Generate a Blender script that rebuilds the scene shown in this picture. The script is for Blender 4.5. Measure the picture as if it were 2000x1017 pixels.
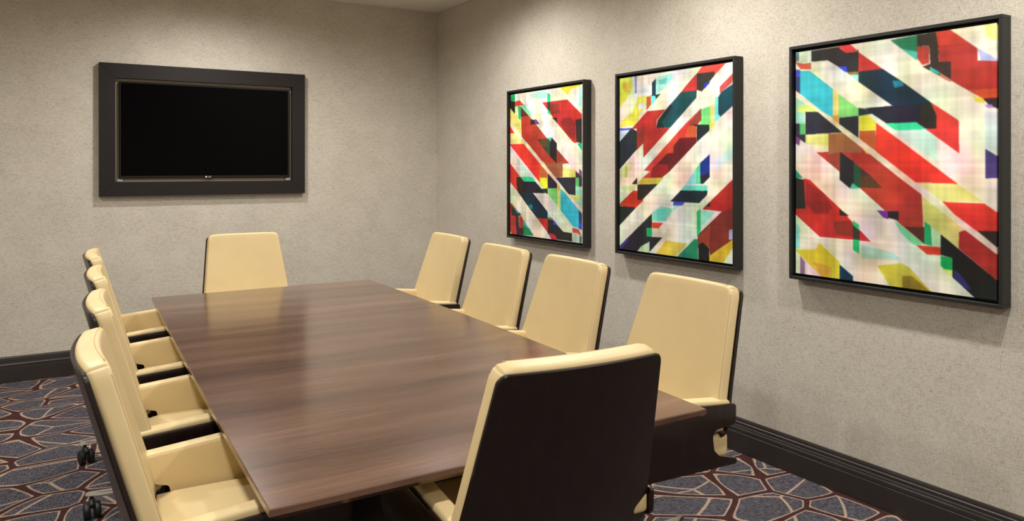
import bpy, bmesh, math, random
import numpy as np
from mathutils import Vector, Matrix
random.seed(7)
S = bpy.context.scene
C = S.collection
for o in list(bpy.data.objects): bpy.data.objects.remove(o)

# ------------------------------------------------------------------ camera, world, exposure
CAM_H, F_PX, YAW = 1.41, 1541.0, math.radians(31.68)
cd = bpy.data.cameras.new('camera'); cam = bpy.data.objects.new('camera', cd); C.objects.link(cam)
cam.location = (0, 0, CAM_H); cam.rotation_euler = (math.pi / 2, 0, -YAW)
cd.sensor_width = 36.0; cd.lens = F_PX / 2000 * 36.0; cd.shift_y = -(508.5 - 325.5) / 2000; cd.clip_start = 0.02
S.camera = cam
W = bpy.data.worlds.new('world'); S.world = W; W.use_nodes = True
W.node_tree.nodes['Background'].inputs[0].default_value = (0.9, 0.85, 0.8, 1)
W.node_tree.nodes['Background'].inputs[1].default_value = 0.05
S.view_settings.view_transform = 'Standard'; S.view_settings.look = 'None'
S.view_settings.gamma = 1.0; S.view_settings.use_curve_mapping = False
S.view_settings.exposure = 0.0
LIGHT_W = 93.0
LIGHT_COL = (1.0, 0.96, 0.91)
LIGHTS = [(2.26, 1.06), (2.26, 2.74), (2.26, 4.42), (1.12, 5.22), (-0.22, 1.06), (-0.22, 2.74), (-0.55, 4.15), (2.26, -0.62), (-0.22, -0.62)]  # third and seventh are extra lamps, added to brighten corner and left back wall

# ------------------------------------------------------------------ room numbers
XR, YB, XL, YF, ZC = 3.017, 6.124, -1.70, -1.90, 2.733

# ------------------------------------------------------------------ helpers
def lin(r, g, b):
    f = lambda c: (c / 255 / 12.92) if c <= 10 else ((c / 255 + 0.055) / 1.055) ** 2.4
    return (f(r), f(g), f(b), 1.0)

def mat(name, col, rough=0.5, metal=0.0, coat=0.0, spec=0.5):
    m = bpy.data.materials.new(name); m.use_nodes = True
    b = m.node_tree.nodes['Principled BSDF']
    b.inputs['Base Color'].default_value = col; b.inputs['Roughness'].default_value = rough
    b.inputs['Metallic'].default_value = metal; b.inputs['Coat Weight'].default_value = coat
    b.inputs['Coat Roughness'].default_value = 0.12; b.inputs['Specular IOR Level'].default_value = spec
    return m

class NT:
    def __init__(s, m): s.t = m.node_tree; s.n = s.t.nodes; s.l = s.t.links; s.b = s.n['Principled BSDF']
    def new(s, typ, **kw):
        n = s.n.new(typ)
        for k, v in kw.items(): setattr(n, k, v)
        return n
    def link(s, a, b): s.l.new(a, b)
    def coords(s, scale=(1, 1, 1), kind='Object', rot=(0, 0, 0)):
        tc = s.new('ShaderNodeTexCoord'); mp = s.new('ShaderNodeMapping')
        mp.inputs['Scale'].default_value = scale; mp.inputs['Rotation'].default_value = rot
        s.link(tc.outputs[kind], mp.inputs['Vector']); return mp.outputs['Vector']
    def noise(s, vec, scale=1, detail=2, rough=0.5):
        n = s.new('ShaderNodeTexNoise'); n.inputs['Scale'].default_value = scale
        n.inputs['Detail'].default_value = detail; n.inputs['Roughness'].default_value = rough
        s.link(vec, n.inputs['Vector']); return n.outputs['Fac']
    def ramp(s, fac, stops, interp='LINEAR'):
        r = s.new('ShaderNodeValToRGB'); r.color_ramp.interpolation = interp
        e = r.color_ramp.elements
        while len(e) < len(stops): e.new(0.5)
        for k, (p, c) in enumerate(stops): e[k].position = p; e[k].color = c
        s.link(fac, r.inputs['Fac']); return r.outputs['Color']
    def math(s, op, a, b=None):
        n = s.new('ShaderNodeMath', operation=op)
        for k, v in enumerate((a, b)):
            if v is None: continue
            if isinstance(v, (int, float)): n.inputs[k].default_value = v
            else: s.link(v, n.inputs[k])
        return n.outputs[0]
    def mix(s, fac, a, b, blend='MIX'):
        n = s.new('ShaderNodeMix', data_type='RGBA', blend_type=blend)
        for sock, v in ((n.inputs[0], fac), (n.inputs[6], a), (n.inputs[7], b)):
            if isinstance(v, (int, float, tuple)): sock.default_value = v
            else: s.link(v, sock)
        return n.outputs[2]
    def bump(s, h, strength=0.2, dist=0.002):
        n = s.new('ShaderNodeBump'); n.inputs['Strength'].default_value = strength
        n.inputs['Distance'].default_value = dist; s.link(h, n.inputs['Height'])
        s.link(n.outputs['Normal'], s.b.inputs['Normal'])
    def col(s, c): s.link(c, s.b.inputs['Base Color'])

def g(v): return (v, v, v, 1)

def make_wall_mat():
    m = mat('woven_wallcovering', lin(196, 186, 168), 0.75, spec=0.25); t = NT(m)
    h1 = t.noise(t.coords((45, 45, 420)), 1, 3, 0.65)
    v1 = t.noise(t.coords((420, 420, 40)), 1, 3, 0.65)
    fine = t.noise(t.coords((380, 380, 380)), 1, 2, 0.6)
    dh = t.ramp(h1, [(0.33, g(0)), (0.47, g(1))]); dv = t.ramp(v1, [(0.33, g(0)), (0.46, g(1))])
    df = t.ramp(fine, [(0.30, g(0)), (0.50, g(1))])
    d = t.mix(1.0, dh, dv, 'MULTIPLY'); d = t.mix(0.8, d, df, 'MULTIPLY')
    patch = t.noise(t.coords((5, 5, 5)), 1, 3, 0.6)
    light = t.ramp(patch, [(0.3, lin(212, 206, 193)), (0.7, lin(219, 213, 201))])
    dark = t.ramp(patch, [(0.3, lin(168, 158, 138)), (0.7, lin(185, 175, 156))])
    t.col(t.mix(d, dark, light)); t.bump(d, 0.3, 0.001)
    return m

def make_carpet_mat():
    m = mat('patterned_carpet', lin(70, 70, 80), 0.95, spec=0.1); t = NT(m)
    tc = t.new('ShaderNodeTexCoord')
    wob = t.new('ShaderNodeTexNoise'); wob.inputs['Scale'].default_value = 1.6; wob.inputs['Detail'].default_value = 1
    t.link(tc.outputs['Object'], wob.inputs['Vector'])
    off = t.new('ShaderNodeVectorMath', operation='MULTIPLY_ADD')
    t.link(wob.outputs['Color'], off.inputs[0]); off.inputs[1].default_value = (0.22, 0.22, 0); t.link(tc.outputs['Object'], off.inputs[2])
    mp = t.new('ShaderNodeMapping'); mp.inputs['Scale'].default_value = (3.5, 4.3, 1); mp.inputs['Rotation'].default_value = (0, 0, 0.5)
    t.link(off.outputs[0], mp.inputs['Vector'])
    def vor(feature):
        v = t.new('ShaderNodeTexVoronoi', voronoi_dimensions='2D', feature=feature)
        v.inputs['Scale'].default_value = 1.0; v.inputs['Randomness'].default_value = 0.85
        t.link(mp.outputs['Vector'], v.inputs['Vector']); return v.outputs['Distance']
    f1 = vor('F1'); edge = t.math('SUBTRACT', vor('F2'), f1)
    sm = t.new('ShaderNodeMath', operation='SMOOTH_MIN'); t.link(edge, sm.inputs[0]); t.link(t.math('MULTIPLY', t.math('SUBTRACT', 0.86, f1), 0.9), sm.inputs[1]); sm.inputs[2].default_value = 0.10; edge = sm.outputs[0]
    jit = t.noise(t.coords((120, 120, 120)), 1, 1)
    edge = t.math('ADD', edge, t.math('MULTIPLY', t.math('SUBTRACT', jit, 0.5), 0.03))
    # thin pale veins inside the cells
    mp2 = t.new('ShaderNodeMapping'); mp2.inputs['Scale'].default_value = (2.5, 3.9, 1); mp2.inputs['Rotation'].default_value = (0, 0, -0.35)
    t.link(off.outputs[0], mp2.inputs['Vector'])
    v2 = t.new('ShaderNodeTexVoronoi', voronoi_dimensions='2D', feature='DISTANCE_TO_EDGE'); v2.inputs['Scale'].default_value = 1.0
    t.link(mp2.outputs['Vector'], v2.inputs['Vector'])
    weave = t.noise(t.coords((30, 220, 1)), 1, 3, 0.7)
    weave2 = t.noise(t.coords((220, 30, 1)), 1, 3, 0.7)
    w = t.math('MULTIPLY', t.math('ADD', weave, weave2), 0.5)
    ground = t.ramp(w, [(0.36, lin(34, 33, 40)), (0.5, lin(76, 74, 82)), (0.64, lin(128, 124, 128))])
    maroon = t.ramp(w, [(0.35, lin(50, 30, 30)), (0.65, lin(84, 54, 52))])
    beige = t.ramp(w, [(0.35, lin(150, 128, 112)), (0.65, lin(190, 168, 148))])
    thin = t.ramp(v2.outputs['Distance'], [(0.0, g(1)), (0.016, g(1)), (0.022, g(0))])
    c = t.mix(thin, ground, beige)
    is_line = t.ramp(edge, [(0.134, g(1)), (0.144, g(0))]); c = t.mix(is_line, c, beige)
    is_vein = t.ramp(edge, [(0.082, g(1)), (0.092, g(0))]); c = t.mix(is_vein, c, maroon)
    t.col(c); t.bump(w, 0.5, 0.004)
    return m

def make_table_mat():
    m = mat('walnut_tabletop', lin(100, 74, 58), 0.22, coat=0.35); t = NT(m)
    big = t.noise(t.coords((0.7, 7, 3)), 1, 4, 0.6)
    fine = t.noise(t.coords((5, 130, 20)), 1, 4, 0.7)
    f = t.math('ADD', t.math('MULTIPLY', big, 0.6), t.math('MULTIPLY', fine, 0.4))
    t.col(t.ramp(f, [(0.34, lin(70, 49, 39)), (0.5, lin(97, 71, 57)), (0.66, lin(121, 92, 75))]))
    t.bump(fine, 0.04, 0.0004)
    return m

def make_dark_wood():
    m = mat('espresso_wood', lin(30, 17, 15), 0.34, coat=0.15, spec=0.35); t = NT(m)
    n = t.noise(t.coords((60, 60, 4)), 1, 4, 0.6)
    t.col(t.ramp(n, [(0.3, lin(22, 11, 9)), (0.7, lin(35, 20, 17))]))
    return m

def make_leather():
    m = mat('cream_leather', lin(228, 205, 160), 0.45, spec=0.4); t = NT(m)
    n = t.noise(t.coords((6, 6, 6)), 1, 2)
    t.col(t.ramp(n, [(0.3, lin(214, 192, 143)), (0.7, lin(221, 199, 150))]))
    t.bump(t.noise(t.coords((420, 420, 420)), 1, 2), 0.12, 0.0006)
    return m

M = dict(wall=make_wall_mat(), carpet=make_carpet_mat(), table=make_table_mat(), wood=make_dark_wood(), leather=make_leather(),
         base=mat('dark_baseboard_paint', lin(52, 46, 43), 0.4), ceil=mat('ceiling_tile', lin(236, 232, 222), 0.9, spec=0.1),
         joint=mat('ceiling_joint', lin(150, 140, 126), 0.9), seam=mat('leather_stitching', lin(196, 166, 118), 0.6),
         chrome=mat('polished_aluminium', lin(200, 200, 200), 0.18, 1.0), black=mat('black_plastic', lin(22, 22, 24), 0.45),
         frame=mat('black_frame_paint', lin(30, 31, 30), 0.5), tvframe=mat('tv_surround_wood', lin(31, 26, 25), 0.6, spec=0.3),
         niche=mat('niche_lining', lin(172, 158, 140), 0.7), bezel=mat('tv_bezel', lin(12, 12, 13), 0.25),
         screen=mat('tv_screen_glass', lin(2, 2, 3), 0.22, spec=0.08), logo=mat('tv_logo_print', lin(210, 210, 210), 0.4),
         clip=mat('mount_clip_grey', lin(170, 166, 158), 0.5), trimw=mat('downlight_trim_white', lin(235, 232, 226), 0.5),
         tan=mat('edge_trim_tan', lin(128, 108, 84), 0.45))
em = mat('downlight_lens', (1, 1, 1, 1), 0.5); em.node_tree.nodes['Principled BSDF'].inputs['Emission Color'].default_value = (1, 0.9, 0.75, 1)
em.node_tree.nodes['Principled BSDF'].inputs['Emission Strength'].default_value = 6.0; M['lens'] = em

def mk(name, bm, material, parent=None, smooth=None):
    me = bpy.data.meshes.new(name); bmesh.ops.recalc_face_normals(bm, faces=bm.faces[:]); bm.to_mesh(me); bm.free()
    if smooth is not None:
        for p in me.polygons: p.use_smooth = True
        me.set_sharp_from_angle(angle=math.radians(smooth))
    o = bpy.data.objects.new(name, me); C.objects.link(o)
    if material is not None: me.materials.append(M[material])
    if parent is not None: o.parent = parent
    return o

def thing(name, label, cat, loc=(0, 0, 0), rz=0.0, group=None):
    o = bpy.data.objects.new(name, None); C.objects.link(o); o.location = loc; o.rotation_euler = (0, 0, rz)
    o.empty_display_size = 0.1
    o['label'] = label; o['category'] = cat
    if group: o['group'] = group
    return o

def struct(o, label=None):
    o['kind'] = 'structure'
    if label: o['label'] = label
    return o

def box(bm, x0, x1, y0, y1, z0, z1):
    v = [bm.verts.new(p) for p in ((x0, y0, z0), (x1, y0, z0), (x1, y1, z0), (x0, y1, z0), (x0, y0, z1), (x1, y0, z1), (x1, y1, z1), (x0, y1, z1))]
    for f in ((0, 3, 2, 1), (4, 5, 6, 7), (0, 1, 5, 4), (1, 2, 6, 5), (2, 3, 7, 6), (3, 0, 4, 7)): bm.faces.new([v[k] for k in f])
    return bm

def bbox(x0, x1, y0, y1, z0, z1, bev=0.0, seg=2):
    bm = box(bmesh.new(), x0, x1, y0, y1, z0, z1)
    if bev: bmesh.ops.bevel(bm, geom=bm.edges[:], offset=bev, segments=seg, affect='EDGES', profile=0.5)
    return bm

def rbox(w, d, h, r, m=3, n=(6, 2, 6), f=None):
    """rounded box of full size w,d,h centred on 0; f deforms each point"""
    half = (w / 2, d / 2, h / 2)
    ax = []
    for a, k in zip(half, n):
        inner = a - r
        rim = [r * math.tan(math.pi / 4 * i / m) for i in range(1, m + 1)]
        c = [-inner + 2 * inner * i / k for i in range(k + 1)]
        ax.append([-inner - t for t in reversed(rim)] + c + [inner + t for t in rim])
    bm = bmesh.new(); cache = {}
    def vert(p):
        q = [max(-(half[i] - r), min(half[i] - r, p[i])) for i in range(3)]
        dv = Vector(p) - Vector(q); pp = Vector(q) + dv.normalized() * r
        key = tuple(round(c, 6) for c in pp)
        if key not in cache:
            cache[key] = bm.verts.new(f(pp) if f else pp)
        return cache[key]
    for a in range(3):
        b, c = (a + 1) % 3, (a + 2) % 3
        for s in (-1, 1):
            for i in range(len(ax[b]) - 1):
                for j in range(len(ax[c]) - 1):
                    q = []
                    for bi, cj in ((i, j), (i + 1, j), (i + 1, j + 1), (i, j + 1)):
                        p = [0, 0, 0]; p[a] = s * half[a]; p[b] = ax[b][bi]; p[c] = ax[c][cj]; q.append(vert(p))
                    q = list(dict.fromkeys(q))
                    if len(q) >= 3:
                        try: bm.faces.new(q)
                        except ValueError: pass
    return bm

def fillet(pts, rad, seg=4):
    out = []; n = len(pts)
    for i, p in enumerate(pts):
        r = rad[i] if isinstance(rad, (list, tuple)) else rad
        P = Vector(p); A = (Vector(pts[i - 1]) - P); B = (Vector(pts[(i + 1) % n]) - P)
        if r <= 0: out.append(tuple(P)); continue
        ang = A.angle(B); t = min(r / math.tan(ang / 2), A.length * 0.49, B.length * 0.49); rr = t * math.tan(ang / 2)
        A.normalize(); B.normalize(); cen = P + (A + B).normalized() * (rr / math.sin(ang / 2))
        s, e = P + A * t - cen, P + B * t - cen
        a0 = math.atan2(s.y, s.x); da = (math.atan2(e.y, e.x) - a0 + math.pi) % (2 * math.pi) - math.pi
        for k in range(seg + 1):
            a = a0 + da * k / seg; out.append((cen.x + rr * math.cos(a), cen.y + rr * math.sin(a)))
    return out

def prism(pts, x0, x1, bev=0.0, seg=2, axis='x'):
    """outline (a,b) extruded along axis x: points are (y,z); axis z: points are (x,y)"""
    bm = bmesh.new()
    P = (lambda a, b, t: (t, a, b)) if axis == 'x' else (lambda a, b, t: (a, b, t))
    lo = [bm.verts.new(P(a, b, x0)) for a, b in pts]; hi = [bm.verts.new(P(a, b, x1)) for a, b in pts]
    f0 = bm.faces.new(lo); f1 = bm.faces.new(hi[::-1]); n = len(pts)
    for i in range(n): bm.faces.new((lo[i], hi[i], hi[(i + 1) % n], lo[(i + 1) % n]))
    if bev:
        es = list(f0.edges) + list(f1.edges)
        bmesh.ops.bevel(bm, geom=es, offset=bev, segments=seg, affect='EDGES', profile=0.5)
    return bm

def tube(bm, pts, r, n=6):
    """round bar along a polyline"""
    rings = []
    for i, p in enumerate(pts):
        p = Vector(p); a = Vector(pts[max(0, i - 1)]); b = Vector(pts[min(len(pts) - 1, i + 1)]); d = (b - a).normalized()
        u = d.cross(Vector((0, 0, 1)) if abs(d.z) < 0.9 else Vector((1, 0, 0))).normalized(); w = d.cross(u)
        rr = r[i] if isinstance(r, (list, tuple)) else r
        rings.append([bm.verts.new(p + (u * math.cos(2 * math.pi * k / n) + w * math.sin(2 * math.pi * k / n)) * rr) for k in range(n)])
    for a, b in zip(rings, rings[1:]):
        for k in range(n): bm.faces.new((a[k], a[(k + 1) % n], b[(k + 1) % n], b[k]))
    bm.faces.new(rings[0][::-1]); bm.faces.new(rings[-1])
    return bm

def lathe(prof, n=20):
    bm = bmesh.new(); rings = []
    for r, z in prof: rings.append([bm.verts.new((r * math.cos(2 * math.pi * k / n), r * math.sin(2 * math.pi * k / n), z)) for k in range(n)])
    for a, b in zip(rings, rings[1:]):
        for k in range(n): bm.faces.new((a[k], a[(k + 1) % n], b[(k + 1) % n], b[k]))
    bm.faces.new(rings[0]); bm.faces.new(rings[-1])
    return bm

# ------------------------------------------------------------------ the setting
T = 0.12
struct(mk('floor', bbox(XL - T, XR + T, YF - T, YB + T, -0.1, 0), 'carpet'), 'dark patterned carpet with maroon veins and beige outlines')
struct(mk('wall_back', bbox(XL - T, XR + T, YB, YB + T, 0, ZC + 0.1), 'wall'))
struct(mk('wall_right', bbox(XR, XR + T, YF, YB, 0, ZC + 0.1), 'wall'))
struct(mk('wall_left', bbox(XL - T, XL, YF, YB, 0, ZC + 0.1), 'wall'))
struct(mk('wall_front', bbox(XL - T, XR + T, YF - T, YF, 0, ZC + 0.1), 'wall'))
ceil = struct(mk('ceiling', bbox(XL, XR, YF, YB, ZC + 0.006, ZC + 0.1), 'joint'), 'off-white ceiling of large square tiles')
SEAM_X, SEAM_Y, PITCH = 2.614, 5.46, 0.61
def cuts(lo, hi, s):
    k = math.ceil((lo - s) / PITCH); c = [lo]
    while s + k * PITCH < hi - 0.02:
        if s + k * PITCH > lo + 0.02: c.append(s + k * PITCH)
        k += 1
    return c + [hi]
xs, ys = cuts(XL, XR, SEAM_X), cuts(YF, YB, SEAM_Y)
tile_mesh = {}
for a, b in zip(xs, xs[1:]):
    for c, d in zip(ys, ys[1:]):
        key = (round(b - a, 4), round(d - c, 4))
        if key not in tile_mesh:
            w, h = key; o = mk('ceiling_tile', bbox(-w / 2 + .002, w / 2 - .002, -h / 2 + .002, h / 2 - .002, 0, 0.0058, 0.0015, 1), 'ceil', ceil); tile_mesh[key] = o.data
        else:
            o = bpy.data.objects.new('ceiling_tile', tile_mesh[key]); C.objects.link(o); o.parent = ceil
        o.location = ((a + b) / 2, (c + d) / 2, ZC)

BB = [(0, 0), (.020, 0), (.020, .098), (.0175, .1005), (.020, .103), (.020, .118), (.0165, .124), (.0165, .131), (.012, .1335), (.012, .147), (.008, .150), (.008, .158), (.005, .166), (0, .168)]
def baseboard(name, p0, p1, inward):
    bm = bmesh.new(); a, b, n = Vector(p0), Vector(p1), Vector(inward)
    A = [bm.verts.new((a.x + n.x * d, a.y + n.y * d, z)) for d, z in BB]; B = [bm.verts.new((b.x + n.x * d, b.y + n.y * d, z)) for d, z in BB]
    for i in range(len(BB)): bm.faces.new((A[i], A[(i + 1) % len(BB)], B[(i + 1) % len(BB)], B[i]))
    bm.faces.new(A); bm.faces.new(B[::-1])
    return struct(mk(name, bm, 'base'), 'dark moulded baseboard')
baseboard('baseboard_back', (XL, YB), (XR, YB), (0, -1)); baseboard('baseboard_right', (XR, YF), (XR, YB - .02), (-1, 0))
baseboard('baseboard_left', (XL, YF), (XL, YB - .02), (1, 0)); baseboard('baseboard_front', (XL + .02, YF), (XR - .02, YF), (0, 1))

# ------------------------------------------------------------------ recessed ceiling downlights (the room's own lamps, plus two added to brighten dim walls)
WHERE = ['by the picture wall, above the nearest print', 'by the picture wall, above the gap before the nearest print', 'by the picture wall, above the print nearest the corner, added to brighten that corner', 'in front of the television wall',
         'over the near end of the row opposite the pictures', 'over the middle of the row opposite the pictures', 'over the far end of the row opposite the pictures, added to brighten the back wall', 'by the picture wall, behind the viewer', 'over the open carpet behind the viewer']
for (lx, ly), where in zip(LIGHTS, WHERE):
    t = thing('recessed_downlight', 'round recessed downlight ' + where, 'ceiling light', (lx, ly, ZC), 0, 'recessed downlights')
    mk('trim_ring', lathe([(.062, 0), (.085, 0), (.09, -.003), (.085, -.006), (.066, -.006), (.062, -.002)]), 'trimw', t, 40)
    mk('lens', lathe([(.001, -.001), (.061, -.001), (.061, -.0005), (.001, -.0005)]), 'lens', t, 40)
    L = bpy.data.lights.new('downlight', 'SPOT'); L.energy = LIGHT_W; L.color = LIGHT_COL; L.spot_size = math.radians(172); L.spot_blend = 1.0
    L.shadow_soft_size = 0.055
    lo = bpy.data.objects.new('downlight_lamp', L); C.objects.link(lo); lo.parent = t; lo.location = (0, 0, -0.06)

# ------------------------------------------------------------------ conference table
NL, NR, FR, FL = (0.405, 1.560), (1.607, 1.578), (1.743, 4.438), (0.554, 4.415)
TZ = 0.74
def side(a, b, bow, sgn, n=14):
    out = []
    for i in range(n):
        s = i / n; out.append((a[0] + (b[0] - a[0]) * s + sgn * bow * 4 * s * (1 - s), a[1] + (b[1] - a[1]) * s))
    return out
outline = [NL] + side(NR, FR, 0.020, 1) + side(FR, FL, 0, 0, 1) + side(FL, NL, 0.006, -1)
outline = outline[:1] + outline[1:]
cx, cy = 1.077, 2.998
tab = thing('conference_table', 'long dark walnut conference table with polished top ringed by cream chairs', 'table', (cx, cy, 0))
bm = bmesh.new(); n = len(outline); rings = []
for inset, z in ((0.0025, TZ), (0, TZ - .0025), (0, TZ - .015), (0.028, TZ - .034)):
    rings.append([bm.verts.new((cx_ * (1 - 0) - cx, cy_ - cy, z)) for cx_, cy_ in
                  [(p[0] + (cx - p[0]) * inset / 0.6, p[1] + (cy - p[1]) * inset / 1.43) for p in outline]])
bm.faces.new(rings[0]); bm.faces.new(rings[-1][::-1])
for a, b in zip(rings, rings[1:]):
    for k in range(n): bm.faces.new((a[k], a[(k + 1) % n], b[(k + 1) % n], b[k]))
mk('table_top', bm, 'table', tab, 25)
for yc in (-0.50, 0.50):
    bm = bmesh.new(); P = []
    for z, hw, hd in ((0, .06, .28), (TZ - .034, .26, .36)):
        P.append([bm.verts.new((sx * hw, yc + sy * hd, z)) for sx, sy in ((-1, -1), (1, -1), (1, 1), (-1, 1))])
    bm.faces.new(P[0][::-1]); bm.faces.new(P[1])
    for k in range(4): bm.faces.new((P[0][k], P[0][(k + 1) % 4], P[1][(k + 1) % 4], P[1][k]))
    ped = mk('pedestal', bm, 'wood', tab)
    for sx in (-1, 1):
        for sy in (-1, 1):
            b2 = bmesh.new(); tube(b2, [(sx * .06, yc + sy * .28, 0.004), (sx * .26, yc + sy * .36, TZ - .036)], .005, 6); mk('corner_trim', b2, 'tan', ped)

# ------------------------------------------------------------------ chair
RECL = 0.27
def back_y(z, x): return -0.20 - (z - 0.55) * RECL + 0.020 * (x / 0.22) ** 2
def half_w(z):
    s = max(0.0, min(1.0, (z - 0.62) / 0.38)); w = 0.272 + (0.222 - 0.272) * s
    return w + 0.010 * max(0.0, min(1.0, (0.68 - z) / 0.10)) ** 2
def make_chair():
    t = thing('conference_chair', '', 'chair')
    ZB, ZT, TH = 0.555, 1.012, 0.046
    def fb(p):
        z = (ZB + ZT) / 2 + p.z; x = p.x / 0.25 * half_w(z)
        hw = half_w(z); rc = 0.030; dx = abs(x) - (hw - rc); dz = z - (ZT - rc)
        if dx > 0 and dz > 0:
            m = max(dx, dz) / math.hypot(dx, dz); x = math.copysign(hw - rc + dx * m, x); z = ZT - rc + dz * m
        bulge = 0.006 * (1 - (p.x / 0.25) ** 2) if p.y > 0 else 0
        return Vector((x, back_y(z, x) - TH / 2 + p.y + bulge, z - 0.012 * (0.5 - p.y / TH) * max(0.0, min(1.0, (z - 0.9) / 0.08))))
    back = mk('backrest', rbox(0.50, TH, ZT - ZB, 0.013, 3, (16, 2, 22), fb), 'leather', t, 60)
    # stitched seam along the front rim of the pad
    bm = bmesh.new()
    for s in (-1, 1):
        pts = []
        for k in range(13):
            z = 0.57 + (ZT - 0.030 - 0.57) * k / 12; x = s * (half_w(z) - 0.0042); pts.append((x, back_y(z, x) - 0.0042, z))
        tube(bm, pts, 0.0016, 5)
    pts = []
    for k in range(13):
        x = (half_w(ZT) - 0.028) * (2 * k / 12 - 1); z = ZT - 0.0036; pts.append((x, back_y(z, x) - 0.0048, z))
    tube(bm, pts, 0.0016, 5); mk('seam', bm, 'seam', back, 60)
    # dark wood shell behind the pad
    z0, z1, rc = 0.524, 0.992, 0.046; rows = []
    for k in range(7): a = math.pi / 2 * k / 6; rows.append((z0 + rc * (1 - math.cos(a)), -rc * (1 - math.sin(a))))
    for k in range(1, 9): rows.append((z0 + rc + (z1 - z0 - 2 * rc * .6 - rc * .4) * k / 9, 0))
    rc2 = 0.022
    for k in range(7): a = math.pi / 2 * k / 6; rows.append((z1 - rc2 * (1 - math.sin(a)), -rc2 * (1 - math.cos(a))))
    bm = bmesh.new(); nc = 14; G = []
    for off, ins in ((0.0, 0.0015), (0.002, 0.0), (0.0085, 0.0), (0.0115, 0.003)):
        layer = []
        for z, dw in rows:
            zz = z0 + (z - z0) * 1.0; hw = half_w(z) + 0.004 + dw - ins; row = []
            zc = (z0 + z1) / 2; zz = zc + (z - zc) * (1 - ins * 4)
            for j in range(nc + 1):
                x = hw * (2 * j / nc - 1); row.append(bm.verts.new((x, back_y(zz, x) - TH - 0.001 - off, zz)))
            layer.append(row)
        G.append(layer)
    R = len(rows)
    for i in range(R - 1):
        for j in range(nc):
            bm.faces.new((G[0][i][j], G[0][i][j + 1], G[0][i + 1][j + 1], G[0][i + 1][j])); bm.faces.new((G[3][i][j], G[3][i + 1][j], G[3][i + 1][j + 1], G[3][i][j + 1]))
    rim = [(0, j) for j in range(nc)] + [(i, nc) for i in range(R - 1)] + [(R - 1, j) for j in range(nc, 0, -1)] + [(i, 0) for i in range(R - 1, 0, -1)]
    for a, b in zip(G, G[1:]):
        for k in range(len(rim)):
            p, q = rim[k], rim[(k + 1) % len(rim)]; bm.faces.new((a[p[0]][p[1]], a[q[0]][q[1]], b[q[0]][q[1]], b[p[0]][p[1]]))
    mk('back_shell', bm, 'wood', t, 35)
    # seat
    def fs(p):
        u = p.x / 0.225; v = p.y / 0.25
        flare = 1 + 0.17 * max(0.0, min(1.0, (-0.125 - p.y) / 0.03))
        return Vector((p.x * flare, p.y - 0.015, 0.505 + p.z * (1 if p.z < 0 else 1 - 0.3 * max(0.0, min(1.0, (flare - 1) / 0.17))) + (0.010 * (1 - u * u) * (1 - v * v) if p.z > 0 else 0)))
    mk('seat', rbox(0.45, 0.49, 0.110, 0.03, 3, (6, 14, 2), fs), 'leather', t, 60)
    mk('seat_shell', bbox(-.26, .26, -.235, .20, .432, .450, .006), 'wood', t, 35)
    # arms: cream upholstered panel with a notch at the rear, dark wood panel outside
    arm = fillet([(-.250, .651), (.19, .694), (.165, .458), (-.138, .458), (-.138, .580), (-.250, .580)], [.018, .03, .02, .01, .022, .015])
    shell = fillet([(-.258, .641), (.194, .676), (.168, .446), (-.262, .446), (-.258, .464), (-.166, .488), (-.142, .577), (-.256, .572)], [.010, .03, .02, .012, .008, .03, .03, .02])
    for s in (-1, 1):
        a0, a1 = sorted((s * .226, s * .276)); a = mk('armrest', prism(arm, a0, a1, 0.010, 3), 'leather', t, 40)
        bm = bmesh.new(); xx = s * .2295
        tube(bm, [(xx, -.24, .648), (xx, .16, .687)], 0.0015, 5); mk('seam', bm, 'seam', a, 60)
        a0, a1 = sorted((s * .2765, s * .290)); mk('arm_shell', prism(shell, a0, a1, 0.004, 2), 'wood', t, 35)
    # mechanism, column, star base
    mk('tilt_mechanism', bbox(-.07, .07, -.12, .10, .385, .432, .01), 'black', t, 35)
    mk('gas_column', lathe([(.028, .10), (.028, .24), (.019, .241), (.019, .385)]), 'chrome', t, 35)
    bm = bmesh.new(); tube(bm, [(.05, .02, .405), (.20, .03, .40), (.24, .03, .395)], .006, 8); mk('lever', bm, 'chrome', t, 50)
    mk('base_hub', lathe([(.03, .076), (.05, .082), (.055, .104), (.05, .134), (.034, .142)]), 'chrome', t, 35)
    for k in range(5):
        leg = bpy.data.objects.new('base_leg', LEG); C.objects.link(leg); leg.parent = t; leg.rotation_euler = (0, 0, -math.pi / 2 + k * 2 * math.pi / 5)
        cas = bpy.data.objects.new('caster', CASTER); C.objects.link(cas); cas.parent = leg; cas.location = (0.370, 0, 0); cas.scale = (1.19, 1.19, 1.19); cas.rotation_euler = (0, 0, random.uniform(0, 6.2))
    return t
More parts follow.
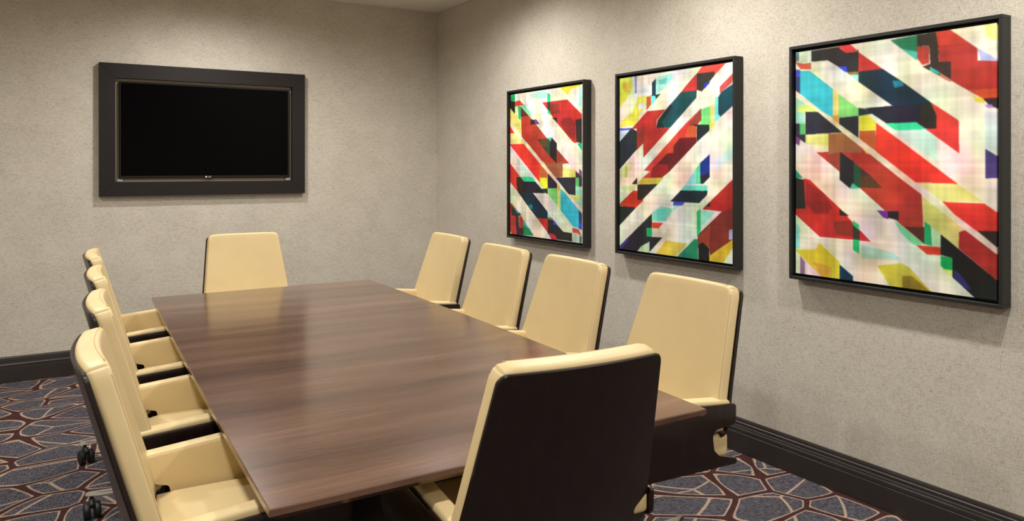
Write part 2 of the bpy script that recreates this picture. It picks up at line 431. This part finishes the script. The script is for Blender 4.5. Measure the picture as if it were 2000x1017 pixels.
# shared meshes of a leg and a caster
bm = bmesh.new(); sec = []
for x, hw, zt, zb in ((.035, .027, .132, .084), (.10, .025, .128, .086), (.22, .021, .115, .088), (.34, .017, .104, .088), (.384, .014, .100, .088), (.394, .006, .096, .090)):
    sec.append([bm.verts.new(p) for p in ((x, -hw, zb), (x, -hw, zt - .010), (x, -hw * .55, zt), (x, hw * .55, zt), (x, hw, zt - .010), (x, hw, zb))])
for a, b in zip(sec, sec[1:]):
    for k in range(6): bm.faces.new((a[k], a[(k + 1) % 6], b[(k + 1) % 6], b[k]))
bm.faces.new(sec[0]); bm.faces.new(sec[-1])
o = mk('base_leg', bm, 'chrome', None, 35); LEG = o.data; bpy.data.objects.remove(o)
bm = bmesh.new()
for s in (-1, 1):
    b2 = lathe([(.006, -.011), (.022, -.010), (.027, -.006), (.028, 0), (.027, .006), (.022, .010), (.006, .011)], 16)
    b2.transform(Matrix.Translation((0.012, s * .016, .028)) @ Matrix.Rotation(math.pi / 2, 4, 'X'))
    me = bpy.data.meshes.new('tmp'); b2.to_mesh(me); b2.free(); bm.from_mesh(me); bpy.data.meshes.remove(me)
b2 = bmesh.new(); tube(b2, [(0, 0, .05), (0, 0, .074)], .007, 8); tube(b2, [(-.012, 0, .047), (.012, 0, .056), (.032, 0, .047)], .010, 8)
me = bpy.data.meshes.new('tmp'); b2.to_mesh(me); b2.free(); bm.from_mesh(me); bpy.data.meshes.remove(me)
o = mk('caster', bm, 'black', None, 35); CASTER = o.data; bpy.data.objects.remove(o)

def copy_tree(o, parent=None):
    c = o.copy(); C.objects.link(c); c.parent = parent
    for ch in [x for x in bpy.data.objects if x.parent == o]: copy_tree(ch, c)
    return c
proto = make_chair(); used = False
R_ = math.radians
#        x      y      facing angle (0 = +y)   base turn   label
CHAIRS = [
    (1.03, 1.70, R_(-2.5), -9.5, 'cream leather chair at the near table end, its dark wood back turned to the viewer'),
    (1.125, 4.595, R_(180), 19, 'cream leather chair at the far table end, below the wall television'),
    (0.463, 2.02, R_(-90 - 2.9), 20, 'cream leather chair nearest the viewer in the row opposite the pictures'),
    (0.525, 2.73, R_(-90 - 2.9), 20, 'second cream chair from the viewer in the row opposite the pictures'),
    (0.569, 3.45, R_(-90 - 2.9), -20, 'third cream chair from the viewer in the row opposite the pictures'),
    (0.606, 4.20, R_(-90 - 2.9), -8, 'cream leather chair nearest the television wall in the row opposite the pictures'),
    (1.724, 2.10, R_(90 - 2.9), 16, 'cream leather chair nearest the viewer along the picture wall, its wood arm panel showing'),
    (1.738, 2.825, R_(90 - 2.9), 10, 'second cream chair from the viewer along the picture wall'),
    (1.755, 3.45, R_(90 - 2.9), 19, 'third cream chair from the viewer along the picture wall'),
    (1.830, 4.21, R_(90 - 2.9), 25, 'cream leather chair along the picture wall nearest the room corner'),
]
for i, (x, y, a, turn, label) in enumerate(CHAIRS):
    c = proto if i == 0 else copy_tree(proto)
    c.location = (x, y, 0); c.rotation_euler = (0, 0, a); c['label'] = label; c['group'] = 'cream conference chairs around the table'; c.scale = (0.92 if i < 2 else 1.0, 1, 1)
    for k, l in enumerate(sorted([q for q in bpy.data.objects if q.parent == c and q.name.startswith('base_leg')], key=lambda q: q.name)):
        l.rotation_euler = (0, 0, -math.pi / 2 + R_(turn) + k * 2 * math.pi / 5)

# ------------------------------------------------------------------ television in its wall surround
X0, X1, Z0, Z1 = 0.4316, 1.8565, 1.205, 2.127
IX0, IX1, IZ0, IZ1 = 0.532, 1.757, 1.304, 2.025
FY = YB - 0.045
fr = thing('television_surround', 'wide dark wood picture-frame surround fixed around the wall television', 'frame', ((X0 + X1) / 2, YB, Z0))
ox, oz = (X0 + X1) / 2, Z0
def fbar(name, pts, y0, y1, bev, m, parent):
    bm = bmesh.new(); a = [bm.verts.new((x - ox, y0 - YB, z - oz)) for x, z in pts]; b = [bm.verts.new((x - ox, y1 - YB, z - oz)) for x, z in pts]
    bm.faces.new(a); bm.faces.new(b[::-1]); k = len(pts)
    for i in range(k): bm.faces.new((a[i], b[i], b[(i + 1) % k], a[(i + 1) % k]))
    if bev: bmesh.ops.bevel(bm, geom=bm.edges[:], offset=bev, segments=1, affect='EDGES')
    return mk(name, bm, m, parent)
fbar('frame_rail', [(X0, Z1), (X1, Z1), (IX1, IZ1), (IX0, IZ1)], FY, YB - .001, .001, 'tvframe', fr); fbar('frame_rail', [(X0, Z0), (IX0, IZ0), (IX1, IZ0), (X1, Z0)], FY, YB - .001, .001, 'tvframe', fr)
fbar('frame_stile', [(X0, Z0), (X0, Z1), (IX0, IZ1), (IX0, IZ0)], FY, YB - .001, .001, 'tvframe', fr); fbar('frame_stile', [(X1, Z1), (X1, Z0), (IX1, IZ0), (IX1, IZ1)], FY, YB - .001, .001, 'tvframe', fr)
fbar('niche_panel', [(IX0, IZ0), (IX1, IZ0), (IX1, IZ1), (IX0, IZ1)], YB - .006, YB - .001, 0, 'niche', fr)
for bx in (IX0 + .012, IX1 - .045):
    fbar('mount_clip', [(bx, IZ0 + .002), (bx + .035, IZ0 + .002), (bx + .035, IZ0 + .022), (bx, IZ0 + .022)], YB - .022, YB - .007, .001, 'clip', fr)
TX0, TX1, TZ0, TZ1 = IX0 + .022, IX1 - .018, IZ0 + .024, IZ1 - .020
tv = thing('television', 'flat black television, switched off, recessed inside the dark surround', 'television', ((TX0 + TX1) / 2, YB, TZ0))
ox, oz = (TX0 + TX1) / 2, TZ0
fbar('housing', [(TX0, TZ0), (TX1, TZ0), (TX1, TZ1), (TX0, TZ1)], YB - .032, YB - .007, .003, 'bezel', tv)
fbar('screen', [(TX0 + .012, TZ0 + .018), (TX1 - .012, TZ0 + .018), (TX1 - .012, TZ1 - .012), (TX0 + .012, TZ1 - .012)], YB - .0328, YB - .0315, 0, 'screen', tv)
fbar('indicator', [(ox - .022, TZ0 - .006), (ox + .022, TZ0 - .006), (ox + .026, TZ0 + .002), (ox - .026, TZ0 + .002)], YB - .031, YB - .012, .001, 'bezel', tv)
fc = bpy.data.curves.new('logo', 'FONT'); fc.body = 'LG'; fc.size = 0.016; fc.extrude = 0.0003; fc.align_x = 'CENTER'
fo = bpy.data.objects.new('logo_tmp', fc); C.objects.link(fo); bpy.context.view_layer.update()
me = bpy.data.meshes.new_from_object(fo.evaluated_get(bpy.context.evaluated_depsgraph_get())); bpy.data.objects.remove(fo)
lg = bpy.data.objects.new('logo', me); C.objects.link(lg); lg.parent = tv; lg.location = (0.006, -.0330, 0.0035); lg.rotation_euler = (math.pi / 2, 0, 0)
me.materials.clear(); me.materials.append(M['logo'])
bm = lathe([(.001, 0), (.0065, 0), (.0065, .0006), (.001, .0006)], 16); bm.transform(Matrix.Translation((-.018, -.0326, .0085)) @ Matrix.Rotation(math.pi / 2, 4, 'X')); mk('logo', bm, 'logo', tv)

# ------------------------------------------------------------------ three abstract prints
def hom(src, dst):
    A = []
    for (x, y), (u, v) in zip(src, dst):
        A.append([x, y, 1, 0, 0, 0, -u * x, -u * y, -u]); A.append([0, 0, 0, x, y, 1, -v * x, -v * y, -v])
    return np.linalg.svd(np.array(A, float))[2][-1].reshape(3, 3)
UV = [(0, 0), (1, 0), (1, 1), (0, 1)]
ART_A = ([(60, 405), (2082, 108), (2089, 2906), (58, 2614)], (232, 222, 209), [
 ((45,40,40),[(218,390),(490,350),(690,385),(690,600),(580,605),(380,485),(218,500)]),
 ((215,62,60),[(490,345),(600,320),(690,400),(560,412),(500,370)]),
 ((198,203,182),[(50,400),(218,380),(218,510),(50,510)]),
 ((90,105,120),[(50,410),(92,405),(95,490),(50,500)]),
 ((195,85,72),[(50,500),(140,520),(213,510),(213,575),(110,575)]),
 ((70,80,220),[(50,580),(103,580),(103,650),(50,650)]),
 ((50,70,120),[(50,650),(103,650),(103,820),(50,780)]),
 ((58,188,213),[(103,590),(200,590),(430,770),(430,1060),(330,1000),(103,820)]),
 ((228,218,135),[(430,770),(490,815),(490,1100),(430,1090)]),
 ((130,215,120),[(490,820),(690,970),(690,1040),(490,1060)]),
 ((60,70,220),[(480,545),(570,548),(575,605),(550,600)]),
 ((140,110,60),[(570,605),(690,602),(690,630),(600,630)]),
 ((150,220,210),[(600,630),(690,630),(690,700)]),
 ((190,50,50),[(690,405),(935,575),(690,602)]),
 ((22,46,62),[(690,600),(935,573),(1119,693),(1415,905),(1475,1030),(1475,1170),(1365,1170),(1030,940),(690,700)]),
 ((36,35,48),[(750,965),(1030,940),(1180,930),(1420,912),(1475,1030),(1475,1170),(1365,1172),(1270,1105),(970,1117),(820,1017)]),
 ((48,38,38),[(1330,935),(1420,912),(1475,1030),(1475,1170),(1365,1172),(1290,1110)]),
 ((30,120,140),[(1030,690),(1119,690),(1150,740),(1050,760)]),
 ((50,213,150),[(960,1117),(1270,1105),(1365,1175),(1119,1190),(1050,1180)]),
 ((195,226,214),[(1060,1190),(1365,1176),(1475,1258),(1475,1500),(1119,1250)]),
 ((215,60,55),[(1417,908),(1500,960),(1589,1017),(1699,1090),(1705,1420),(1365,1175),(1475,1170),(1475,1040)]),
 ((40,130,88),[(1010,285),(1279,232),(1279,480),(1119,370)]),
 ((80,185,175),[(1119,370),(1279,400),(1279,490)]),
 ((60,46,46),[(1279,232),(1465,200),(1490,330),(1497,500),(1620,500),(1620,700),(1330,550),(1410,520),(1400,340),(1279,350)]),
 ((180,62,56),[(1279,350),(1400,345),(1400,515),(1330,535),(1279,465)]),
 ((178,55,50),[(1465,200),(1600,172),(1890,370),(1890,490),(2095,480),(2095,870),(1940,870),(1620,690),(1620,500),(1500,500),(1490,330)]),
 ((200,62,55),[(1465,200),(1600,172),(1800,310),(1490,340)]),
 ((205,80,42),[(1800,785),(2095,770),(2095,870),(1940,870)]),
 ((175,175,225),[(1890,365),(2095,478),(2095,495),(1920,490)]),
 ((222,226,140),[(1960,120),(2095,100),(2095,300),(1960,250)]),
 ((60,190,180),[(1405,550),(1500,600),(1500,632),(1410,590)]),
 ((205,125,105),[(1500,605),(1620,680),(1615,705),(1520,660)]),
 ((220,205,65),[(1840,840),(1940,870),(1970,922),(1870,900)]),
 ((50,40,40),[(1940,870),(2095,860),(2095,975),(2000,930)]),
 ((150,130,210),[(1960,935),(2030,930),(2060,965),(1990,962)]),
 ((215,210,225),[(1960,1000),(2095,1010),(2095,1400),(1969,1370)]),
 ((150,215,190),[(50,850),(150,910),(150,1117),(50,1117)]),
 ((195,222,120),[(70,935),(200,925),(270,1000),(155,1012),(80,1000)]),
 ((42,42,56),[(157,1000),(280,1000),(545,1205),(157,1228)]),
 ((55,60,62),[(50,1117),(100,1117),(100,1225),(50,1225)]),
 ((95,195,112),[(100,1117),(155,1117),(155,1225),(100,1225)]),
 ((58,50,66),[(50,1225),(157,1225),(157,1312),(50,1240)]),
 ((120,80,130),[(50,1235),(105,1270),(95,1338),(50,1310)]),
 ((214,220,122),[(157,1228),(387,1220),(387,1400),(265,1402),(157,1320)]),
 ((225,225,190),[(157,1320),(387,1345),(387,1402),(265,1402)]),
 ((180,58,48),[(268,1406),(387,1400),(387,1220),(545,1208),(1119,1677),(1325,1830),(1338,2034),(1354,2330),(1119,2135),(960,1996),(710,1770),(500,1600)]),
 ((158,96,66),[(387,1220),(545,1208),(725,1355),(725,1412),(505,1405),(387,1425)]),
 ((150,60,50),[(387,1425),(505,1405),(500,1600),(387,1505)]),
 ((75,50,45),[(505,1400),(825,1652),(640,1652)]),
 ((42,36,38),[(505,1400),(640,1500),(640,1768),(600,1765),(500,1680)]),
 ((40,82,54),[(640,1510),(710,1560),(710,1762),(640,1762)]),
 ((92,56,36),[(710,1655),(825,1655),(930,1765),(710,1762)]),
 ((80,200,160),[(628,1715),(705,1768),(600,1772)]),
 ((225,165,70),[(430,1040),(490,1030),(490,1125),(430,1090)]),
 ((42,44,56),[(495,1060),(690,1040),(690,1275),(600,1205),(495,1125)]),
 ((40,50,50),[(690,960),(750,970),(830,1020),(690,1042)]),
 ((228,222,62),[(695,1045),(790,1030),(862,1105),(862,1185),(695,1192)]),
 ((190,96,52),[(697,1192),(862,1186),(872,1398),(697,1275)]),
 ((228,56,46),[(865,1110),(1119,1297),(1690,1726),(1245,1709),(1119,1610),(865,1398)]),
 ((212,192,72),[(725,1365),(865,1385),(820,1430),(770,1420)]),
 ((75,60,125),[(1969,1375),(2095,1452),(2095,1672),(1969,1672)]),
 ((222,226,190),[(1820,1290),(1900,1300),(1900,1540),(1860,1530)]),
 ((222,216,132),[(1279,1712),(1690,1728),(1955,1908),(1535,1902)]),
 ((218,208,122),[(1325,1845),(1769,2194),(1705,2200),(1700,2375),(1519,2234),(1430,2160),(1345,2100),(1340,1960)]),
 ((222,55,45),[(1535,1905),(1959,1925),(2095,2020),(2095,2205),(1879,2199),(1660,2034)]),
 ((50,38,38),[(1885,2199),(2095,2205),(2095,2375),(1990,2285)]),
 ((160,46,42),[(1705,2210),(1769,2190),(2095,2442),(2095,2705),(1698,2375)]),
 ((32,27,28),[(1519,2232),(2095,2706),(2095,2920),(1875,2885),(1639,2666),(1639,2474),(1519,2440)]),
 ((50,45,110),[(1655,2590),(1720,2640),(1830,2790),(1785,2790),(1650,2680)]),
 ((40,170,110),[(1354,2100),(1419,2150),(1430,2350),(1354,2332)]),
 ((205,228,190),[(1425,2155),(1519,2232),(1519,2360),(1430,2350)]),
 ((95,42,36),[(1149,2154),(1352,2160),(1354,2330)]),
 ((125,216,155),[(1040,2080),(1119,2140),(1354,2332),(1250,2342),(1119,2222)]),
 ((215,60,45),[(1269,2339),(1519,2362),(1519,2444),(1379,2434)]),
 ((20,160,90),[(1519,2448),(1639,2475),(1639,2595),(1560,2592),(1519,2550)]),
 ((212,222,130),[(1530,2580),(1639,2595),(1639,2666)]),
 ((120,52,150),[(875,1990),(990,1995),(990,2080),(940,2062)]),
 ((42,34,38),[(985,1998),(1092,2000),(1092,2090),(985,2065)]),
 ((30,160,130),[(50,1570),(130,1660),(50,1665)]),
 ((45,42,42),[(50,1660),(157,1680),(157,1970),(50,1970)]),
 ((196,46,46),[(140,1665),(200,1680),(505,1970),(600,2075),(812,2302),(300,2252),(50,2020),(50,1970),(157,1966)]),
 ((148,40,45),[(165,1700),(340,1815),(430,1960),(380,2017),(250,2017),(165,1930)]),
 ((40,35,35),[(495,1968),(595,2045),(500,2038)]),
 ((135,46,42),[(440,2100),(600,2090),(635,2140),(635,2250),(460,2230)]),
 ((30,195,115),[(635,2090),(695,2134),(700,2428),(635,2384)]),
 ((55,55,45),[(635,2135),(700,2195),(700,2288),(635,2278)]),
 ((150,215,220),[(50,2110),(100,2150),(100,2370),(50,2370)]),
 ((178,222,212),[(710,2330),(1050,2420),(1119,2490),(720,2470)]),
 ((222,202,58),[(50,2379),(250,2379),(300,2315),(500,2508),(500,2690),(320,2655)]),
 ((214,168,58),[(230,2500),(420,2560),(420,2660),(320,2655)]),
 ((150,110,150),[(103,2440),(150,2500),(150,2640),(103,2630)]),
 ((20,50,80),[(500,2532),(635,2650),(635,2720),(500,2690)]),
 ((206,198,66),[(880,2545),(1119,2520),(1200,2562),(1450,2840),(1119,2775),(1000,2745)]),
 ((150,130,34),[(1130,2650),(1230,2650),(1420,2815),(1130,2775)]),
 ((230,216,197),[(50,782),(350,1017),(690,1262),(1119,1595),(1530,1915),(1660,2034),(1879,2199),(2095,2383),(2095,2445),(1769,2194),(1330,1835),(1119,1677),(725,1362),(540,1217),(300,1017),(50,824)]),
])
ART_B = ([(80, 340), (1608, 125), (1598, 2819), (82, 2589)], (229, 224, 214), [
 ((206,216,84),[(70,340),(250,318),(250,480),(150,650),(70,720)]),
 ((210,175,60),[(120,400),(220,390),(200,520),(130,520)]),
 ((224,216,84),[(80,990),(110,900),(250,790),(330,590),(440,570),(440,640),(290,960)]),
 ((225,228,235),[(330,680),(420,660),(400,740),(330,760)]),
 ((140,130,200),[(280,310),(312,310),(310,540),(285,540)]),
 ((165,220,222),[(567,345),(800,265),(800,330),(680,480),(567,560)]),
 ((105,195,190),[(600,370),(720,330),(700,420),(620,420)]),
 ((225,216,230),[(790,250),(920,225),(860,320),(790,420)]),
 ((18,48,64),[(515,400),(567,345),(567,572),(515,572)]),
 ((190,90,42),[(440,585),(505,580),(505,690),(440,770)]),
 ((112,216,226),[(508,575),(570,570),(570,625),(510,700)]),
 ((20,50,60),[(470,575),(630,548),(567,622),(560,575)]),
 ((225,70,70),[(1195,180),(1530,128),(1365,302),(1360,255),(1120,282),(1150,240)]),
 ((55,48,48),[(1120,282),(1360,255),(1365,302),(1190,520),(1120,500)]),
 ((40,60,210),[(1215,410),(1305,398),(1225,485)]),
 ((190,50,55),[(1120,280),(1120,505),(902,532),(1010,400)]),
 ((20,72,78),[(902,532),(1120,505),(1115,602),(760,1000),(575,1000),(590,900),(705,755)]),
 ((26,40,46),[(760,690),(700,760),(590,900),(575,1000),(690,1000),(640,930),(800,720)]),
 ((185,72,72),[(1618,270),(1600,410),(1430,545),(1430,460)]),
 ((20,70,86),[(1618,415),(1618,705),(1440,862),(1412,820),(1412,600),(1450,530)]),
 ((110,226,232),[(1368,600),(1412,590),(1412,830),(1440,862),(1360,935)]),
 ((230,222,135),[(1300,720),(1360,690),(1360,960),(1300,1000)]),
 ((120,215,130),[(1170,765),(1300,715),(1300,968),(1170,972)]),
 ((184,46,46),[(240,1010),(450,778),(695,757),(580,900),(575,1000),(757,1003),(400,1392),(396,1205),(310,1292),(310,1010)]),
 ((160,50,50),[(310,1010),(420,960),(420,1180),(310,1292)]),
 ((34,44,48),[(240,1000),(310,1040),(312,1282),(75,1550),(75,1185)]),
 ((80,90,200),[(75,1003),(245,998),(215,1027),(75,1032)]),
 ((192,216,230),[(75,1032),(205,1030),(75,1175)]),
 ((206,64,50),[(955,960),(1180,745),(1180,900),(1115,980),(1115,1200),(740,1590),(640,1667),(380,1667),(490,1575),(405,1562)]),
 ((150,62,56),[(1180,745),(1180,900),(1110,975),(1010,960)]),
 ((100,30,35),[(890,1140),(1115,1130),(1115,1200),(740,1590),(640,1667),(490,1660),(520,1540),(720,1340),(805,1335),(805,1240)]),
 ((150,35,38),[(490,1660),(520,1550),(600,1480),(720,1490),(740,1590),(640,1667)]),
 ((206,92,56),[(1000,985),(1115,985),(1115,1130),(960,1130)]),
 ((34,40,48),[(1050,960),(1290,965),(1290,1042),(1118,1195),(1118,985)]),
 ((228,222,80),[(1290,960),(1370,945),(1290,1040)]),
 ((202,182,62),[(320,1742),(380,1665),(672,1660),(600,1747)]),
 ((42,40,38),[(320,1747),(592,1745),(430,1905),(380,1957),(320,1952)]),
 ((45,40,38),[(242,1742),(315,1655),(315,1742)]),
 ((202,50,40),[(110,1970),(260,1828),(320,1828),(320,1950),(402,1955),(300,2052),(75,2022),(75,2008)]),
 ((38,40,42),[(75,2025),(302,2050),(75,2288)]),
 ((205,222,180),[(75,1560),(220,1420),(280,1500),(90,1700)]),
 ((180,196,92),[(150,1500),(190,1490),(185,1650),(150,1650)]),
 ((200,222,170),[(90,1780),(300,1745),(300,1820),(150,1850)]),
 ((140,226,222),[(900,1822),(960,1762),(1150,1482),(1165,1470),(1165,1742),(960,1760)]),
 ((90,210,160),[(1108,1545),(1165,1480),(1165,1752),(1108,1752)]),
 ((25,48,125),[(1165,1470),(1292,1358),(1292,1662),(1200,1752),(1165,1747)]),
 ((32,32,46),[(1165,1650),(1292,1600),(1292,1662),(1200,1752),(1165,1747)]),
 ((205,226,230),[(1300,1480),(1600,1250),(1600,1420),(1400,1560)]),
 ((100,215,195),[(900,1832),(960,1765),(1262,1770),(1262,1842)]),
 ((24,38,50),[(760,1977),(900,1833),(1262,1843),(1255,1897),(1150,2002)]),
 ((80,70,190),[(798,1983),(960,1985),(920,2032),(798,2030)]),
 ((140,220,205),[(800,2030),(900,2030),(800,2100)]),
 ((178,42,38),[(1188,2087),(1608,1690),(1608,2100),(1460,2120)]),
 ((40,32,34),[(1228,2050),(1296,1990),(1296,2052)]),
 ((128,50,42),[(1460,2115),(1608,2080),(1608,2485),(1290,2702),(1280,2590),(1128,2600),(1128,2425)]),
 ((160,60,50),[(1300,2290),(1150,2440),(1150,2560),(1280,2590)]),
 ((30,28,30),[(1138,2560),(1190,2520),(1280,2600),(1285,2785),(1138,2755)]),
 ((222,184,52),[(1285,2702),(1608,2485),(1608,2590),(1470,2805),(1285,2785)]),
 ((170,175,212),[(1550,2370),(1608,2350),(1608,2485),(1550,2500)]),
 ((150,225,205),[(1180,2100),(1380,2115),(1180,2300)]),
 ((50,190,120),[(1115,2120),(1168,2078),(1168,2382),(1115,2452)]),
 ((130,220,190),[(512,2120),(640,2030),(800,2080),(700,2240),(512,2240)]),
 ((100,205,180),[(575,2080),(700,2070),(700,2230),(575,2240)]),
 ((215,70,42),[(512,2248),(668,2255),(600,2332),(518,2322)]),
 ((40,40,48),[(512,2133),(512,2440),(655,2450),(480,2640),(400,2545),(300,2640),(70,2600),(70,2562)]),
 ((70,50,140),[(75,2570),(180,2450),(200,2480),(100,2600)]),
 ((30,182,100),[(442,2322),(515,2320),(515,2442),(442,2432)]),
 ((196,206,172),[(370,2560),(482,2500),(482,2660),(305,2640)]),
 ((216,196,80),[(700,2488),(990,2540),(820,2720),(560,2670)]),
 ((40,140,96),[(835,2720),(1080,2480),(1132,2480),(1132,2760)]),
])
CW, CHH = 0.868, 0.998
def paint(art, fu=None, nu=320, nv=368):
    nu, nv = nu * 2, nv * 2
    corners, base, shapes = art
    H = hom(UV, corners)
    u, v = np.meshgrid(np.linspace(0, 1, nu), np.linspace(0, 1, nv)); uu, vv = (u, v) if fu is None else fu(u, v)
    d = H[2, 0] * uu + H[2, 1] * vv + H[2, 2]; X = (H[0, 0] * uu + H[0, 1] * vv + H[0, 2]) / d; Y = (H[1, 0] * uu + H[1, 1] * vv + H[1, 2]) / d
    img = np.zeros((nv, nu, 3)); img[:] = np.array(base, float)
    for col, poly in shapes:
        ins = np.zeros(X.shape, bool); k = len(poly)
        for i in range(k):
            (x0, y0), (x1, y1) = poly[i], poly[(i + 1) % k]
            if y0 == y1: continue
            c = ((Y >= min(y0, y1)) & (Y < max(y0, y1))); c &= X < (x0 + (Y - y0) * (x1 - x0) / (y1 - y0)); ins ^= c
        img[ins] = col
    img = (img[::2, ::2] + img[1::2, ::2] + img[::2, 1::2] + img[1::2, 1::2]) / 4; nv, nu, _ = img.shape
    rs = np.random.RandomState(3)                       # woven, watery tone of the printed cloth
    def streak(n, w): return np.convolve(rs.rand(n + 2 * w) - 0.5, np.ones(w) / w, 'same')[w:n + w]
    def blotch(k):
        c = rs.rand(k + 2, k + 2) - 0.5; y, x = np.linspace(0, k, nv), np.linspace(0, k, nu); i, j = y.astype(int), x.astype(int)
        fy, fx = (y - i)[:, None], (x - j)[None, :]; fy, fx = fy * fy * (3 - 2 * fy), fx * fx * (3 - 2 * fx)
        return (c[i][:, j] * (1 - fy) + c[i + 1][:, j] * fy) * (1 - fx) + (c[i][:, j + 1] * (1 - fy) + c[i + 1][:, j + 1] * fy) * fx
    tone = 1 + 0.14 * streak(nu, 5)[None, :] + 0.14 * streak(nv, 5)[:, None] + 0.24 * streak(nu, 20)[None, :] + 0.24 * streak(nv, 18)[:, None] + 0.22 * blotch(9) + 0.16 * blotch(23)
    lum = img.mean(2); pale = np.clip((lum - 150) / 70, 0, 1)
    tint = np.stack([blotch(7), blotch(8), blotch(10)], 2) + 0.6 * streak(nu, 24)[None, :, None] * np.array([1, -1, 1])
    img = img * tone[..., None] + tint * (14 + 22 * pale[..., None]) + 5 * (rs.rand(nv, nu, 1) - 0.5)
    p = np.pad(img, ((1, 1), (1, 1), (0, 0)), 'edge')
    img = 0.36 * img + 0.16 * (p[:-2, 1:-1] + p[2:, 1:-1] + p[1:-1, :-2] + p[1:-1, 2:])
    s = np.clip(img / 255, 0, 1); return np.where(s <= 0.04045, s / 12.92, ((s + 0.055) / 1.055) ** 2.4)
pm = mat('printed_canvas', (1, 1, 1, 1), 0.6, spec=0.25); pt = NT(pm); at = pt.new('ShaderNodeAttribute', attribute_name='print'); pt.col(at.outputs['Color']); M['print'] = pm
def canvas(parent, rgb):
    nv, nu, _ = rgb.shape                              # viewed from -x: u runs towards -y, v downwards
    verts = [(-0.046, CW / 2 - CW * j / (nu - 1), CHH / 2 - CHH * i / (nv - 1)) for i in range(nv) for j in range(nu)]
    faces = [(i * nu + j, i * nu + j + 1, (i + 1) * nu + j + 1, (i + 1) * nu + j) for i in range(nv - 1) for j in range(nu - 1)]
    k = len(verts); rimv = [j for j in range(nu)] + [i * nu + nu - 1 for i in range(1, nv)] + [(nv - 1) * nu + j for j in range(nu - 2, -1, -1)] + [i * nu for i in range(nv - 2, 0, -1)]
    verts += [(-0.012, verts[r][1], verts[r][2]) for r in rimv]; n = len(rimv)
    faces += [(rimv[i], rimv[(i + 1) % n], k + (i + 1) % n, k + i)[::-1] for i in range(n)]
    me = bpy.data.meshes.new('canvas'); me.from_pydata(verts, [], faces); flat = rgb.reshape(-1, 3)
    rgba = np.ones((len(verts), 4), np.float32); rgba[:k, :3] = flat; rgba[k:, :3] = flat[rimv]
    at = me.attributes.new('print', 'FLOAT_COLOR', 'POINT'); at.data.foreach_set('color', rgba.ravel()); me.materials.append(M['print'])
    o = bpy.data.objects.new('canvas', me); C.objects.link(o); o.parent = parent
def picture(yc, rgb, label):
    t = thing('framed_print', label, 'picture', (XR, yc, 1.4285), 0, 'three abstract prints on the wall')
    W2, H2, lip = 0.461, 0.5255, 0.014
    def bar(y0, y1, z0, z1): mk('frame_bar', bbox(-.060, -.001, y0, y1, z0, z1, .0012, 1), 'frame', t)
    bar(-W2, W2, H2 - lip, H2); bar(-W2, W2, -H2, -H2 + lip); bar(-W2, -W2 + lip, -H2 + lip, H2 - lip); bar(W2 - lip, W2, -H2 + lip, H2 - lip)
    mk('backing', bbox(-.012, -.002, -W2 + lip, W2 - lip, -H2 + lip, H2 - lip), 'frame', t)
    canvas(t, rgb)
picture(4.403, paint(ART_A, lambda u, v: (0.827 - 0.843 * u, 0.904 - 0.903 * v)), 'black-framed abstract print of slanted red and white bands, nearest the room corner')
picture(3.176, paint(ART_B), 'black-framed abstract print between the other two, its bands rising to the right')
picture(1.932, paint(ART_A), 'largest-looking black-framed abstract print with cyan patch, nearest the viewer')
